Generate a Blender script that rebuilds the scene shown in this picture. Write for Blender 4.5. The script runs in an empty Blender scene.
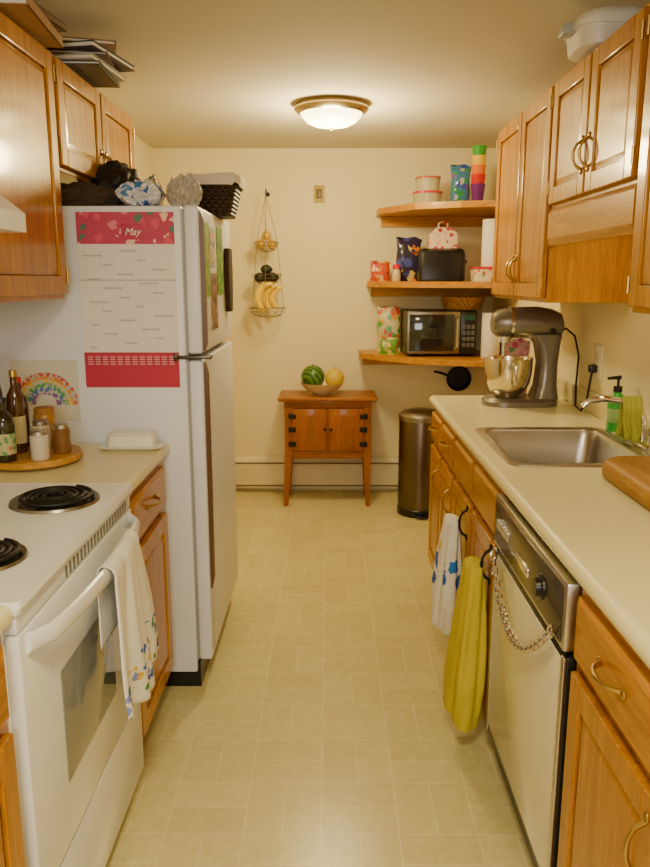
import bpy, bmesh, math, random
from mathutils import Vector, Matrix, noise
random.seed(4)
PI=math.pi
C=bpy.context.scene.collection
H=1.46; PITCH=math.atan(154.5/750); cp,sp=math.cos(PITCH),math.sin(PITCH)
def P(u,v,Y):
    a=(u-329)/750; b=(433.5-v)/750
    d=Vector((a,cp+sp*b,-sp+cp*b)); t=Y/d.y
    return Vector((0,0,H))+d*t
# ---------------------------------------------------------------- materials
def nt(name):
    m=bpy.data.materials.new(name); m.use_nodes=True
    t=m.node_tree; return m,t,t.nodes['Principled BSDF']
def link(t,a,b): t.links.new(a,b)
def mixc(t,f,a,b,mode='MIX'):
    n=t.nodes.new('ShaderNodeMix'); n.data_type='RGBA'; n.blend_type=mode
    for s,v in ((n.inputs[0],f),(n.inputs[6],a),(n.inputs[7],b)):
        if hasattr(v,'is_output'): link(t,v,s)
        elif isinstance(v,(tuple,list)): s.default_value=(*v[:3],1)
        else: s.default_value=v
    return n.outputs[2]
def coords(t,scale=(1,1,1),loc=(0,0,0),rot=(0,0,0)):
    c=t.nodes.new('ShaderNodeTexCoord'); mp=t.nodes.new('ShaderNodeMapping')
    mp.inputs['Scale'].default_value=scale; mp.inputs['Location'].default_value=loc; mp.inputs['Rotation'].default_value=rot
    link(t,c.outputs['Object'],mp.inputs[0]); return mp.outputs[0]
def bumpn(t,b,h,s,d=.002):
    n=t.nodes.new('ShaderNodeBump'); n.inputs['Strength'].default_value=s; n.inputs['Distance'].default_value=d
    link(t,h,n.inputs['Height']); link(t,n.outputs[0],b.inputs['Normal'])
def M(name,col,rough=.5,metal=0,var=.08,scale=9,bump=0,bscale=80,emit=0,trans=0,alpha=1,coat=0,ior=1.45):
    if name in bpy.data.materials: return bpy.data.materials[name]
    m,t,b=nt(name)
    n=t.nodes.new('ShaderNodeTexNoise'); n.inputs['Scale'].default_value=scale; n.inputs['Detail'].default_value=3
    link(t,coords(t),n.inputs['Vector'])
    dark=tuple(c*(1-var*2) for c in col)
    link(t,mixc(t,n.outputs['Fac'],dark,tuple(min(1,c*(1+var*.6)) for c in col)),b.inputs['Base Color'])
    b.inputs['Roughness'].default_value=rough; b.inputs['Metallic'].default_value=metal
    b.inputs['Transmission Weight'].default_value=trans; b.inputs['Alpha'].default_value=alpha
    b.inputs['Coat Weight'].default_value=coat; b.inputs['IOR'].default_value=ior
    if bump:
        n2=t.nodes.new('ShaderNodeTexNoise'); n2.inputs['Scale'].default_value=bscale; n2.inputs['Detail'].default_value=4
        link(t,coords(t),n2.inputs['Vector']); bumpn(t,b,n2.outputs['Fac'],bump)
    if emit:
        b.inputs['Emission Color'].default_value=(*col,1); b.inputs['Emission Strength'].default_value=emit
    return m
def ramp(t,fac,stops,const=False):
    r=t.nodes.new('ShaderNodeValToRGB'); cr=r.color_ramp
    if const: cr.interpolation='CONSTANT'
    while len(cr.elements)<len(stops): cr.elements.new(.5)
    for e,(p,c) in zip(cr.elements,stops): e.position=p; e.color=(*c,1)
    link(t,fac,r.inputs[0]); return r.outputs[0]
def wood(name,c1,c2,axis='z',rough=.32,coat=.35,sc=1.0):
    m,t,b=nt(name)
    s={'z':(14,14,1.1),'y':(14,1.1,14),'x':(1.1,14,14)}[axis]
    v=coords(t,tuple(k*sc for k in s))
    n=t.nodes.new('ShaderNodeTexNoise'); n.inputs['Scale'].default_value=2.2; n.inputs['Detail'].default_value=6; n.inputs['Distortion'].default_value=.6
    link(t,v,n.inputs['Vector'])
    n2=t.nodes.new('ShaderNodeTexNoise'); n2.inputs['Scale'].default_value=14; n2.inputs['Detail'].default_value=3; link(t,v,n2.inputs['Vector'])
    mid=tuple((a+b_)/2 for a,b_ in zip(c1,c2))
    col=ramp(t,n.outputs['Fac'],[(.27,c2),(.5,mid),(.68,c1)])
    f2=ramp(t,n2.outputs['Fac'],[(.35,(.80,.74,.60)),(.55,(1,1,1))])
    link(t,mixc(t,1.0,col,f2,'MULTIPLY'),b.inputs['Base Color'])
    b.inputs['Roughness'].default_value=rough; b.inputs['Coat Weight'].default_value=coat; b.inputs['Coat Roughness'].default_value=.10
    b.inputs['Specular Tint'].default_value=(1,.8,.45,1); b.inputs['Coat Tint'].default_value=(1,.93,.72,1)
    bumpn(t,b,n2.outputs['Fac'],.1,.001)
    return m
def blotch(name,base,cols,scale=40,thr=.35,rough=.6,zlim=None,xs=1):
    m,t,b=nt(name)
    v=t.nodes.new('ShaderNodeTexVoronoi'); v.inputs['Scale'].default_value=scale
    nz=t.nodes.new('ShaderNodeTexNoise'); nz.inputs['Scale'].default_value=scale*1.5
    cc=coords(t,(xs,1,1)); link(t,cc,nz.inputs['Vector'])
    va=t.nodes.new('ShaderNodeVectorMath'); va.operation='MULTIPLY_ADD'; link(t,nz.outputs['Color'],va.inputs[0]); va.inputs[1].default_value=(.9/scale,)*3; link(t,cc,va.inputs[2])
    link(t,va.outputs[0],v.inputs['Vector'])
    sep=t.nodes.new('ShaderNodeSeparateColor'); link(t,v.outputs['Color'],sep.inputs[0])
    k=len(cols); pc=ramp(t,sep.outputs[0],[(i/k,c) for i,c in enumerate(cols)],True)
    lt=t.nodes.new('ShaderNodeMath'); lt.operation='LESS_THAN'; link(t,v.outputs['Distance'],lt.inputs[0]); lt.inputs[1].default_value=thr
    fac=lt.outputs[0]
    if zlim:
        c=t.nodes.new('ShaderNodeTexCoord'); s=t.nodes.new('ShaderNodeSeparateXYZ'); link(t,c.outputs['Object'],s.inputs[0])
        g=t.nodes.new('ShaderNodeMath'); g.operation='LESS_THAN'; link(t,s.outputs[2],g.inputs[0]); g.inputs[1].default_value=zlim[1]
        g2=t.nodes.new('ShaderNodeMath'); g2.operation='GREATER_THAN'; link(t,s.outputs[2],g2.inputs[0]); g2.inputs[1].default_value=zlim[0]
        mu=t.nodes.new('ShaderNodeMath'); mu.operation='MULTIPLY'; link(t,g.outputs[0],mu.inputs[0]); link(t,g2.outputs[0],mu.inputs[1])
        mu2=t.nodes.new('ShaderNodeMath'); mu2.operation='MULTIPLY'; link(t,mu.outputs[0],mu2.inputs[0]); link(t,fac,mu2.inputs[1]); fac=mu2.outputs[0]
    link(t,mixc(t,fac,base,pc),b.inputs['Base Color']); b.inputs['Roughness'].default_value=rough
    return m
OAK1,OAK2=(.60,.265,.001),(.36,.135,.0005)
oakz=wood('oak_vertical_grain',OAK1,OAK2,'z',.32,.35); oaky=wood('oak_lengthwise_grain',OAK1,OAK2,'y',.32,.35)
pine=wood('shelf_pine',(.62,.29,.015),(.42,.16,.003),'x',.4,.15)
cherry=wood('red_brown_wood',(.36,.11,.006),(.23,.06,.003),'z',.4,.15)
cherryx=wood('red_brown_wood_top',(.38,.115,.007),(.24,.063,.004),'x',.4,.15)
board=wood('cutting_board_wood',(.44,.22,.03),(.28,.12,.012),'y',.5,0)
traywood=wood('turntable_wood',(.60,.32,.06),(.42,.20,.02),'x',.45,.1)
wallm=M('cream_wall_paint',(.84,.73,.42),.7,var=.02,scale=2,bump=.08,bscale=160)
ceilm=M('ceiling_texture_paint',(.63,.57,.43),.9,var=.03,scale=30,bump=.5,bscale=90)
white=M('white_enamel',(.84,.85,.86),.22,var=.01,coat=.3)
fridgew=M('fridge_white',(.80,.83,.93),.35,var=.01,bump=.05,bscale=300)
counter=M('cream_laminate',(.84,.76,.42),.26,var=.03,scale=120)
steel=M('brushed_steel',(.60,.58,.53),.30,1,var=.05)
sinksteel=M('satin_sink_steel',(.50,.49,.47),.30,1,var=.08,scale=4)
chrome=M('chrome',(.78,.77,.75),.1,1,var=.02)
dsteel=M('dark_brushed_metal',(.16,.12,.08),.32,1,var=.05)
mixgrey=M('pewter_metal_paint',(.21,.19,.16),.32,.6,var=.04,coat=.3)
brass=M('antique_brass',(.52,.36,.12),.3,1,var=.1)
nickel=M('warm_nickel',(.60,.48,.28),.25,1,var=.05)
black=M('black_plastic',(.010,.010,.010),.3,var=.1)
iron=M('black_iron',(.015,.012,.010),.45,.5)
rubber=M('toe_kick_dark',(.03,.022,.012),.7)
dglass=M('dark_glass',(.015,.016,.015),.08,coat=.5)
ovenglass=M('oven_window_glass',(.26,.26,.23),.08,coat=.5)
plastic=M('clear_plastic',(.88,.88,.88),.10,trans=.45,alpha=.75,bump=1,bscale=45)
almond=M('almond_panel',(.80,.74,.50),.22,var=.02,coat=.4)
cream=M('cream_plastic',(.84,.78,.55),.4)
brown=M('brown_trim',(.13,.055,.015),.35)
wpaper=M('white_paper',(.88,.85,.77),.8,var=.02)
redp=M('red_plastic',(.66,.01,.02),.35)
greenp=M('green_liquid',(.03,.42,.05),.2,coat=.3)
# ---------------------------------------------------------------- mesh builder
class G:
    def __init__(s): s.bm=bmesh.new()
    def box(s,x0,x1,y0,y1,z0,z1,bev=0,seg=2):
        x0,x1=min(x0,x1),max(x0,x1); y0,y1=min(y0,y1),max(y0,y1); z0,z1=min(z0,z1),max(z0,z1)
        mt=Matrix.Translation(((x0+x1)/2,(y0+y1)/2,(z0+z1)/2))@Matrix.Diagonal((x1-x0,y1-y0,z1-z0,1))
        r=bmesh.ops.create_cube(s.bm,size=1,matrix=mt)
        if bev:
            bev=min(bev,.48*min(x1-x0,y1-y0,z1-z0))
            e=set(e for v in r['verts'] for e in v.link_edges)
            bmesh.ops.bevel(s.bm,geom=list(e),offset=bev,segments=seg,affect='EDGES',profile=.5)
        return s
    def loft(s,loops,closed=True,cap=(True,True)):
        vs=[[s.bm.verts.new(p) for p in l] for l in loops]
        n=len(vs[0])
        for a,b in zip(vs,vs[1:]):
            for i in range(n if closed else n-1):
                j=(i+1)%n
                try: s.bm.faces.new((a[i],a[j],b[j],b[i]))
                except ValueError: pass
        if cap[0] and n>2: s.bm.faces.new(vs[0][::-1])
        if cap[1] and n>2: s.bm.faces.new(vs[-1])
        return s
    def lathe(s,prof,c=(0,0,0),seg=28,axis='z',cap=(True,True)):
        c=Vector(c); L=[]
        for r,z in prof:
            l=[]
            for i in range(seg):
                a=2*PI*i/seg; p=(r*math.cos(a),r*math.sin(a),z)
                if axis=='x': p=(p[2],p[0],p[1])
                if axis=='y': p=(p[0],p[2],p[1])
                l.append(c+Vector(p))
            L.append(l)
        return s.loft(L,True,cap)
    def cyl(s,p0,p1,r,r1=None,seg=16):
        return s.tube([p0,p1],[r,r if r1 is None else r1],seg)
    def tube(s,pts,r,seg=8,closed=False):
        pts=[Vector(p) for p in pts]; n=len(pts)
        rs=r if isinstance(r,(list,tuple)) else [r]*n
        loops=[]; nrm=None
        for i,p in enumerate(pts):
            if closed: t=(pts[(i+1)%n]-pts[i-1])
            else: t=pts[min(i+1,n-1)]-pts[max(i-1,0)]
            t.normalize()
            if nrm is None:
                nrm=t.orthogonal().normalized()
            nrm=(nrm-t*nrm.dot(t)).normalized(); bi=t.cross(nrm)
            loops.append([p+rs[i]*(math.cos(2*PI*k/seg)*nrm+math.sin(2*PI*k/seg)*bi) for k in range(seg)])
        if closed: loops.append(loops[0]); return s.loft(loops,True,(False,False))
        return s.loft(loops)
    def sph(s,c,r,seg=20):
        r=(r,r,r) if not isinstance(r,(list,tuple)) else r
        bmesh.ops.create_uvsphere(s.bm,u_segments=seg,v_segments=seg//2+2,radius=1,matrix=Matrix.Translation(c)@Matrix.Diagonal((*r,1)))
        return s
    def prism(s,poly,lo,hi,axis='z'):
        def f(p,h):
            return {'z':(p[0],p[1],h),'y':(p[0],h,p[1]),'x':(h,p[0],p[1])}[axis]
        return s.loft([[Vector(f(p,lo)) for p in poly],[Vector(f(p,hi)) for p in poly]])
    def blob(s,c,r,amp=.15,freq=3,sub=4,seed=0,flat=True,ridge=0):
        q=bmesh.ops.create_icosphere(s.bm,subdivisions=sub,radius=1)
        c=Vector(c); o=Vector((seed*7.3,seed*3.1,seed))
        for v in q['verts']:
            d=v.co.copy(); k=1+amp*noise.noise(d*freq+o)*2
            if ridge: k+=ridge*(abs(noise.noise(d*freq*1.6+o))-.2)+ridge*.4*(abs(noise.noise(d*freq*3.4+o))-.2)
            z=d.z*k
            if flat and z<-.55: z=-.55
            v.co=c+Vector((d.x*k*r[0],d.y*k*r[1],(z+(.55 if flat else 0))*r[2]))
        return s
    def build(s,name,mat,parent=None,smooth=True,label=None,solid=0,sharp=35):
        bm=s.bm
        bmesh.ops.recalc_face_normals(bm,faces=bm.faces)
        me=bpy.data.meshes.new(name); bm.to_mesh(me); bm.free()
        if smooth:
            for p in me.polygons: p.use_smooth=True
            me.set_sharp_from_angle(angle=math.radians(sharp))
        o=bpy.data.objects.new(name,me); C.objects.link(o); me.materials.append(mat)
        if parent:
            off=Vector((0,0,0)); q=parent
            while q: off+=q.location; q=q.parent
            me.transform(Matrix.Translation(-off)); o.parent=parent
        else:
            xs=[v.co for v in me.vertices]
            c=Vector(((min(v.x for v in xs)+max(v.x for v in xs))/2,(min(v.y for v in xs)+max(v.y for v in xs))/2,min(v.z for v in xs)))
            me.transform(Matrix.Translation(-c)); o.location=c
        if solid:
            md=o.modifiers.new('thick','SOLIDIFY'); md.thickness=solid; md.offset=0
        if label: o['label']=label
        return o
def tag(o,label,cat,group=None):
    o['label']=label; o['category']=cat
    if group: o['group']=group
    return o
def thing(name,label,cat,loc=(0,0,0),group=None):
    o=bpy.data.objects.new(name,None); o.empty_display_size=.05; C.objects.link(o); o.location=loc
    return tag(o,label,cat,group)
def struct(o): o['kind']='structure'; return o
def rr(x0,x1,y0,y1,r,z,n=5):
    out=[]
    for cx,cy,a0 in ((x1-r,y1-r,0),(x0+r,y1-r,PI/2),(x0+r,y0+r,PI),(x1-r,y0+r,3*PI/2)):
        for i in range(n+1):
            a=a0+PI/2*i/n; out.append(Vector((cx+r*math.cos(a),cy+r*math.sin(a),z)))
    return out
def text(body,size,loc,rot,mat,parent,name='lettering'):
    cu=bpy.data.curves.new('t','FONT'); cu.body=body; cu.size=size; cu.align_x='CENTER'; cu.align_y='CENTER'; cu.extrude=.0002; cu.shear=.35
    o=bpy.data.objects.new('t',cu); C.objects.link(o); bpy.context.view_layer.update()
    me=bpy.data.meshes.new_from_object(o.evaluated_get(bpy.context.evaluated_depsgraph_get()))
    bpy.data.objects.remove(o)
    me.transform(Matrix.Translation(loc)@rot)
    if parent:
        off=Vector((0,0,0)); q=parent
        while q: off+=q.location; q=q.parent
        me.transform(Matrix.Translation(-off))
    n=bpy.data.objects.new(name,me); me.materials.clear(); me.materials.append(mat); C.objects.link(n); n.parent=parent
    return n
# ---------------------------------------------------------------- setting
LW,RW,BW,FW,CE=-1.14,1.10,5.11,-1.6,2.286
m,t,b=nt('vinyl_floor_tiles')
def brick(rot,w,h,ofs):
    n=t.nodes.new('ShaderNodeTexBrick'); n.offset=ofs; n.inputs['Scale'].default_value=1
    n.inputs['Brick Width'].default_value=w; n.inputs['Row Height'].default_value=h; n.inputs['Mortar Size'].default_value=.0032; n.inputs['Mortar Smooth'].default_value=.9
    n.inputs['Color1'].default_value=(.69,.60,.28,1); n.inputs['Color2'].default_value=(.75,.66,.32,1); n.inputs['Mortar'].default_value=(.82,.74,.40,1)
    link(t,coords(t,rot=(0,0,rot),loc=(0,0,0)),n.inputs['Vector']); return n
S_=.21
b1=brick(0,S_,S_/2,0); b2=brick(PI/2,S_,S_/2,0)
ck=t.nodes.new('ShaderNodeTexChecker'); ck.inputs['Scale'].default_value=1/S_; link(t,coords(t,loc=(0,0,.05)),ck.inputs['Vector'])
col=mixc(t,ck.outputs['Fac'],b1.outputs['Color'],b2.outputs['Color'])
n=t.nodes.new('ShaderNodeTexNoise'); n.inputs['Scale'].default_value=45; n.inputs['Detail'].default_value=5; link(t,coords(t),n.inputs['Vector'])
col=mixc(t,1.0,col,ramp(t,n.outputs['Fac'],[(.3,(.88,.87,.82)),(.7,(1,1,1))]),'MULTIPLY')
link(t,col,b.inputs['Base Color']); b.inputs['Roughness'].default_value=.26
bumpn(t,b,n.outputs['Fac'],.15,.002)
floorm=m
def flat(g,name,mat): return struct(g.build(name,mat,smooth=False))
flat(G().box(LW-.1,RW+.1,FW-.1,BW+.1,-.08,0),'floor',floorm)
flat(G().box(LW-.1,RW+.1,FW-.1,BW+.1,CE,CE+.08),'ceiling',ceilm)
flat(G().box(LW-.1,LW,FW-.1,BW+.1,0,CE),'wall_left',wallm)
flat(G().box(RW,RW+.1,FW-.1,BW+.1,0,CE),'wall_right',wallm)
flat(G().box(LW,RW,BW,BW+.1,0,CE),'wall_back',wallm)
flat(G().box(LW,RW,FW-.1,FW,0,CE),'wall_front',wallm)
# ---------------------------------------------------------------- cabinets
def fb(g,s,xf,d0,d1,y0,y1,z0,z1,bev=0): return g.box(xf+s*d0,xf+s*d1,y0,y1,z0,z1,bev)
def pull(par,s,xf,y,z,L=.095,vert=True,mat=brass,name='handle',out=.028):
    g=G(); pts=[]
    for i in range(9):
        k=i/8; d=out*math.sin(PI*k)**.5 if 0<k<1 else 0; q=(k-.5)*L
        pts.append((xf+s*d,y+(0 if vert else q),z+(q if vert else 0)))
    g.tube(pts,[.0055,.0045,.004,.0045,.0055,.0045,.004,.0045,.0055],8)
    for e in (-.5,.5):
        q=e*(L+.012); p=(xf,y+(0 if vert else q),z+(q if vert else 0))
        g.sph((xf+s*.002,p[1],p[2]),(.004,.009,.009),10)
    return g.build(name,mat,par)
def panel_door(par,s,xf,y0,y1,z0,z1,name='door',fw=.055,mat=None):
    g=G(); th=.019
    fw=min(fw,(y1-y0)*.24)
    fb(g,s,xf,0,th,y0,y0+fw,z0,z1,.004); fb(g,s,xf,0,th,y1-fw,y1,z0,z1,.004)
    fb(g,s,xf,0,th,y0+fw,y1-fw,z0,z0+fw,.003); fb(g,s,xf,0,th,y0+fw,y1-fw,z1-fw,z1,.003)
    a,b_,c,d=y0+fw-.002,y1-fw+.002,z0+fw-.002,z1-fw+.002; k=.022
    L=[]
    for dd,ins in ((.009,0),(.009,.004),(.0155,k),(.0155,k+.001)):
        L.append([Vector((xf+s*dd,yy,zz)) for yy,zz in ((a+ins,c+ins),(b_-ins,c+ins),(b_-ins,d-ins),(a+ins,d-ins))])
    g.loft(L)
    return g.build(name,mat or oakz,par,sharp=20)
def drawer_front(par,s,xf,y0,y1,z0,z1):
    g=G(); L=[]
    for dd,ins in ((0,0),(.012,0),(.019,.012)):
        L.append([Vector((xf+s*dd,yy,zz)) for yy,zz in ((y0+ins,z0+ins),(y1-ins,z0+ins),(y1-ins,z1-ins),(y0+ins,z1-ins))])
    g.loft(L); return g.build('drawer',oaky,par,sharp=20)
def hinges(par,s,xf,y,zs):
    for z in zs: G().cyl((xf+s*.012,y,z-.022),(xf+s*.012,y,z+.022),.004,seg=8).build('hinge',brass,par)
def base_cab(name,label,s,xf,xw,y0,y1,units,hmat=brass,hollow=False):
    r=thing(name,label,'cabinet',((xf+xw)/2,(y0+y1)/2,0)); dp=abs(xf-xw)-.002
    g=G()
    if hollow:
        fb(g,s,xf,0,-.02,y0,y1,.10,.874); fb(g,s,xf,-.02,-dp,y0,y0+.018,.10,.874); fb(g,s,xf,-.02,-dp,y1-.018,y1,.10,.874); fb(g,s,xf,-.02,-dp,y0+.018,y1-.018,.10,.12)
    else: fb(g,s,xf,0,-dp,y0,y1,.10,.874)
    g.build('body',oakz,r,smooth=False)
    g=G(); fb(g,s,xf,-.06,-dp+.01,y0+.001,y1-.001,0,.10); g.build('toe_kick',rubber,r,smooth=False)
    for (a,b_,hside,hz,dh) in units:
        d=drawer_front(r,s,xf,a+.012,b_-.012,.715,.85)
        if dh: pull(d,s,xf+s*.019,(a+b_)/2,.79,.10,False,hmat)
        dr=panel_door(r,s,xf,a+.012,b_-.012,.125,.69)
        hy=b_-.04 if hside>0 else a+.04
        pull(dr,s,xf+s*.019,hy,hz,.10,True,hmat)
    return r
RF=.505
base_cab('base_cabinet','oak base cabinet with two doors and drawers under the stand mixer end of the counter',-1,RF,RW,2.872,3.52,[(3.2,3.51,-1,.58,True),(2.88,3.19,-1,.58,True)])
base_cab('base_cabinet','oak sink base cabinet with dish towels hanging from its two door handles',-1,RF,RW,2.078,2.87,[(2.48,2.86,-1,.62,False),(2.088,2.47,-1,.62,False)],iron,True)
base_cab('base_cabinet','oak base cabinet nearest the viewer on the right beside the dishwasher',-1,RF,RW,.93,1.402,[(.965,1.395,-1,.60,True)])
LF=-.565
base_cab('base_cabinet','narrow oak base cabinet with one drawer between stove and refrigerator',1,LF,LW,1.972,2.45,[(1.98,2.44,-1,.58,True)])
base_cab('base_cabinet','oak base cabinet on the near side of the stove, cut by the left edge',1,LF,LW,.55,1.188,[(.56,1.18,-1,.58,True)])
def upper(name,label,s,xf,xw,y0,y1,z0,z1,doors,zd0=None,hz=None):
    r=thing(name,label,'cabinet',((xf+xw)/2,(y0+y1)/2,z0))
    g=G(); fb(g,s,xf,0,-abs(xf-xw)+.002,y0,y1,z0,z1,.002); g.build('body',oakz,r,smooth=False)
    for (a,b_,hs) in doors:
        d=panel_door(r,s,xf,a+.008,b_-.008,(zd0 or z0)+.015,z1-.015)
        hy=b_-.03 if hs>0 else a+.03
        pull(d,s,xf+s*.019,hy,(hz or z0+.12),.085)
        hinges(d,s,xf+s*.008,(a+.006) if hs>0 else (b_-.006),((zd0 or z0)+.07,z1-.07))
    return r
UR,UL,CT=.79,-.84,2.13
upper('wall_cabinet','tall narrow two-door oak wall cabinet above the stand mixer',-1,UR,RW,2.772,3.64,1.375,CT,[(3.2,3.635,-1),(2.777,3.2,1)],None,1.50)
r=upper('wall_cabinet','short two-door oak wall cabinet with valance above the sink',-1,UR,RW,2.0,2.77,1.70,CT,[(2.385,2.765,-1),(2.005,2.385,1)],None,1.83)
g=G(); L=[]
for dd,z0,z1 in ((-.02,1.575,1.70),(.004,1.575,1.70),(.012,1.60,1.685)):
    L.append([Vector((UR-dd,2.0,z0)),Vector((UR-dd,2.771,z0)),Vector((UR-dd,2.771,z1)),Vector((UR-dd,2.0,z1))])
g.loft(L); g.build('valance',oaky,r,sharp=15)
upper('wall_cabinet','oak wall cabinet at the right edge, nearest the viewer above the cutting board',-1,UR,RW,1.3,1.985,1.375,CT,[(1.305,1.98,-1)],None,1.5)
upper('wall_cabinet','large single-door oak wall cabinet on the left beside the refrigerator top',1,UL,LW,1.76,2.41,1.40,CT,[(1.77,2.405,-1)],None,1.52)
upper('wall_cabinet','short two-door oak wall cabinet above the refrigerator',1,UL,LW,2.412,3.34,1.79,CT,[(2.42,2.875,1),(2.875,3.335,-1)],None,1.86)
upper('wall_cabinet','short oak wall cabinet over the range hood, at the left edge',1,UL,LW,1.0,1.758,1.72,CT,[(1.01,1.38,1),(1.38,1.75,-1)],None,1.8)
r=thing('range_hood','white range hood above the stove at the left edge','range hood',(-.9,1.34,1.56))
G().prism([(LW+.002,1.56),(-.665,1.56),(-.665,1.60),(-.74,1.66),(-.842,1.718),(LW+.002,1.718)],.98,1.70,'y').build('canopy',white,r,smooth=False)
G().box(-.664,-.660,1.2,1.5,1.57,1.592).build('switch_strip',steel,r)
# ---------------------------------------------------------------- countertops
def ctop(name,label,s,xe,xw,y0,y1,hole=None):
    r=thing(name,label,'countertop',((xe+xw)/2,(y0+y1)/2,.875))
    g=G(); xi=xe-s*.02
    if hole:
        a,b_,c,d=hole
        g.box(xi,a,y0,y1,.875,.915); g.box(b_,xw,y0,y1,.875,.915); g.box(a,b_,y0,c,.875,.915); g.box(a,b_,d,y1,.875,.915)
    else: g.box(xi,xw,y0,y1,.875,.915)
    pr=[(xi+s*.02*math.sin(a)*1.0,.895+.02*math.cos(a)) for a in [PI*i/10 for i in range(11)]]
    g.prism(pr,y0,y1,'y')
    g.build('worktop',counter,r,smooth=False)
    g=G(); g.box(xw,xw+s*.02,y0,y1,.915,1.005,.006); g.build('backsplash',counter,r)
    return r
ctop('countertop','long cream countertop on the right holding sink and mixer',-1,.48,RW-.001,.75,3.55,(.555,1.000,2.185,2.715))
ctop('countertop','short cream countertop between stove and refrigerator',1,-.54,LW+.001,1.968,2.475)
ctop('countertop','cream countertop on the near side of the stove, at the left edge',1,-.54,LW+.001,.55,1.19)
r=thing('sink','stainless steel single-bowl sink set in the right countertop','sink',(.79,2.45,.9155))
L=[rr(.535,1.014,2.155,2.745,.05,.9155),rr(.538,1.011,2.158,2.742,.05,.921),rr(.560,.980,2.185,2.715,.05,.921),rr(.566,.974,2.191,2.709,.05,.917)]
G().loft(L,cap=(False,False)).build('rim',steel,r)
L=[rr(.566,.974,2.191,2.709,.05,.917),rr(.572,.968,2.198,2.702,.05,.905),rr(.582,.958,2.21,2.69,.06,.78),rr(.62,.93,2.24,2.66,.06,.762)]
G().loft(L,cap=(False,True)).build('basin',sinksteel,r)
G().lathe([(0.001,.7625),(.045,.7635),(.05,.765),(.052,.763)],(.775,2.45,0),cap=(False,False)).build('drain',dsteel,r)
r=thing('faucet','chrome kitchen faucet with a low curved spout behind the sink','faucet',(1.045,2.45,.9155))
G().loft([rr(1.016,1.074,2.34,2.56,.028,.9155),rr(1.016,1.074,2.34,2.56,.028,.930),rr(1.024,1.064,2.36,2.54,.018,.94)]).build('base_plate',chrome,r)
pts=[(1.044,2.45,.935),(1.044,2.45,1.0),(1.03,2.455,1.035),(.98,2.465,1.062),(.92,2.475,1.07),(.87,2.48,1.062),(.85,2.482,1.04)]
G().tube(pts,[.016,.014,.012,.011,.011,.011,.012],12).build('spout',chrome,r)
for yy in (2.37,2.53):
    G().lathe([(.02,.935),(.018,.95),(.012,.965),(.022,.975),(.022,.985),(.01,.992)],(1.044,yy,0),16).build('tap_handle',chrome,r)
def gridmesh(fn,nu,nv):
    g=G(); vs=[[g.bm.verts.new(fn(i/nu,j/nv)) for i in range(nu+1)] for j in range(nv+1)]
    for j in range(nv):
        for i in range(nu): g.bm.faces.new((vs[j][i],vs[j][i+1],vs[j+1][i+1],vs[j+1][i]))
    return g
lime=M('lime_cloth',(.42,.40,.05),.9,bump=.8,bscale=220)
def f(u,v):
    s=(v-.5)*2; z=1.070-.135*abs(s)**1.1+(.006*math.sin(u*9) if abs(s)>.8 else 0)
    y=2.461+.026*(1 if s>0 else -1)*min(1,abs(s)*4)+.008*math.sin(u*11+s*3)*abs(s)
    return Vector((1.002+(u-.5)*.060+.006*math.sin(s*4)+.004*math.sin(u*20),y,z+.008*(1-min(1,abs(s)*4))))
tag(gridmesh(f,16,24).build('dish_cloth',lime,solid=.004,sharp=80),'small thin yellow-green dish cloth hanging over the base of the faucet spout','cloth')
sx_,sy_=1.047,2.70
r=thing('soap_bottle','green liquid soap pump bottle behind the sink','soap bottle',(sx_,sy_,.9155))
G().lathe([(.028,.9155),(.031,.925),(.031,1.02),(.024,1.045),(.014,1.055),(.014,1.06)],(sx_,sy_,0),20).build('bottle',greenp,r)
G().lathe([(.031*1.01,.95),(.031*1.01,1.0)],(sx_,sy_,0),20,cap=(False,False)).build('paper_label',M('pale_label',(.35,.55,.20),.6),r)
G().lathe([(.016,1.06),(.016,1.08),(.005,1.082),(.005,1.108)],(sx_,sy_,0),12).cyl((sx_+.008,sy_,1.112),(sx_-.04,sy_,1.108),.008,.005,8).build('pump',black,r)
r=thing('cutting_board','thick wooden cutting board with rounded corners on the near right countertop','cutting board',(.93,1.9,.9155))
G().loft([rr(.768,1.067,1.66,2.06,.05,.9155),rr(.76,1.075,1.652,2.068,.055,.925),rr(.758,1.077,1.65,2.07,.055,.945),rr(.762,1.073,1.654,2.066,.055,.965),rr(.775,1.062,1.667,2.053,.05,.974)]).build('board',board,r,sharp=60)
r=thing('power_outlet','cream wall outlet with a black plug above the right countertop','outlet',(RW,3.06,1.07))
G().box(RW-.006,RW-.0005,3.01,3.11,1.06,1.20,.003).build('cover_plate',cream,r)
for za in (1.135,1.085): G().box(RW-.008,RW-.006,3.04,3.08,za,za+.03,.001).build('receptacle',M('outlet_face',(.7,.62,.42),.4),r)
# mixer
r=thing('stand_mixer','dark silver stand mixer with steel bowl at the far end of the counter','mixer',(.86,3.3,.9155))
my=3.30
G().loft([rr(.68,1.01,my-.10,my+.10,.09,.9155),rr(.68,1.01,my-.10,my+.10,.09,.935),rr(.70,1.0,my-.085,my+.085,.08,.95)]).build('base',mixgrey,r)
L=[]
for z,x0,x1,w in [(.945,.89,1.005,.075),(1.0,.908,1.0,.06),(1.1,.915,1.0,.054),(1.18,.90,1.005,.058),(1.225,.87,1.01,.062)]:
    L.append(rr(x0,x1,my-w,my+w,.035,z))
G().loft(L).build('column',mixgrey,r)
L=[]
for x,zc,ry,rz in ((.705,1.272,.02,.018),(.712,1.272,.046,.042),(.735,1.272,.060,.059),(.80,1.274,.067,.067),(.90,1.274,.069,.070),(.965,1.268,.065,.066),(1.005,1.262,.054,.054),(1.022,1.255,.02,.02)):
    L.append([Vector((x,my+ry*math.cos(a),zc+rz*math.sin(a))) for a in [2*PI*i/24 for i in range(24)]])
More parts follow.
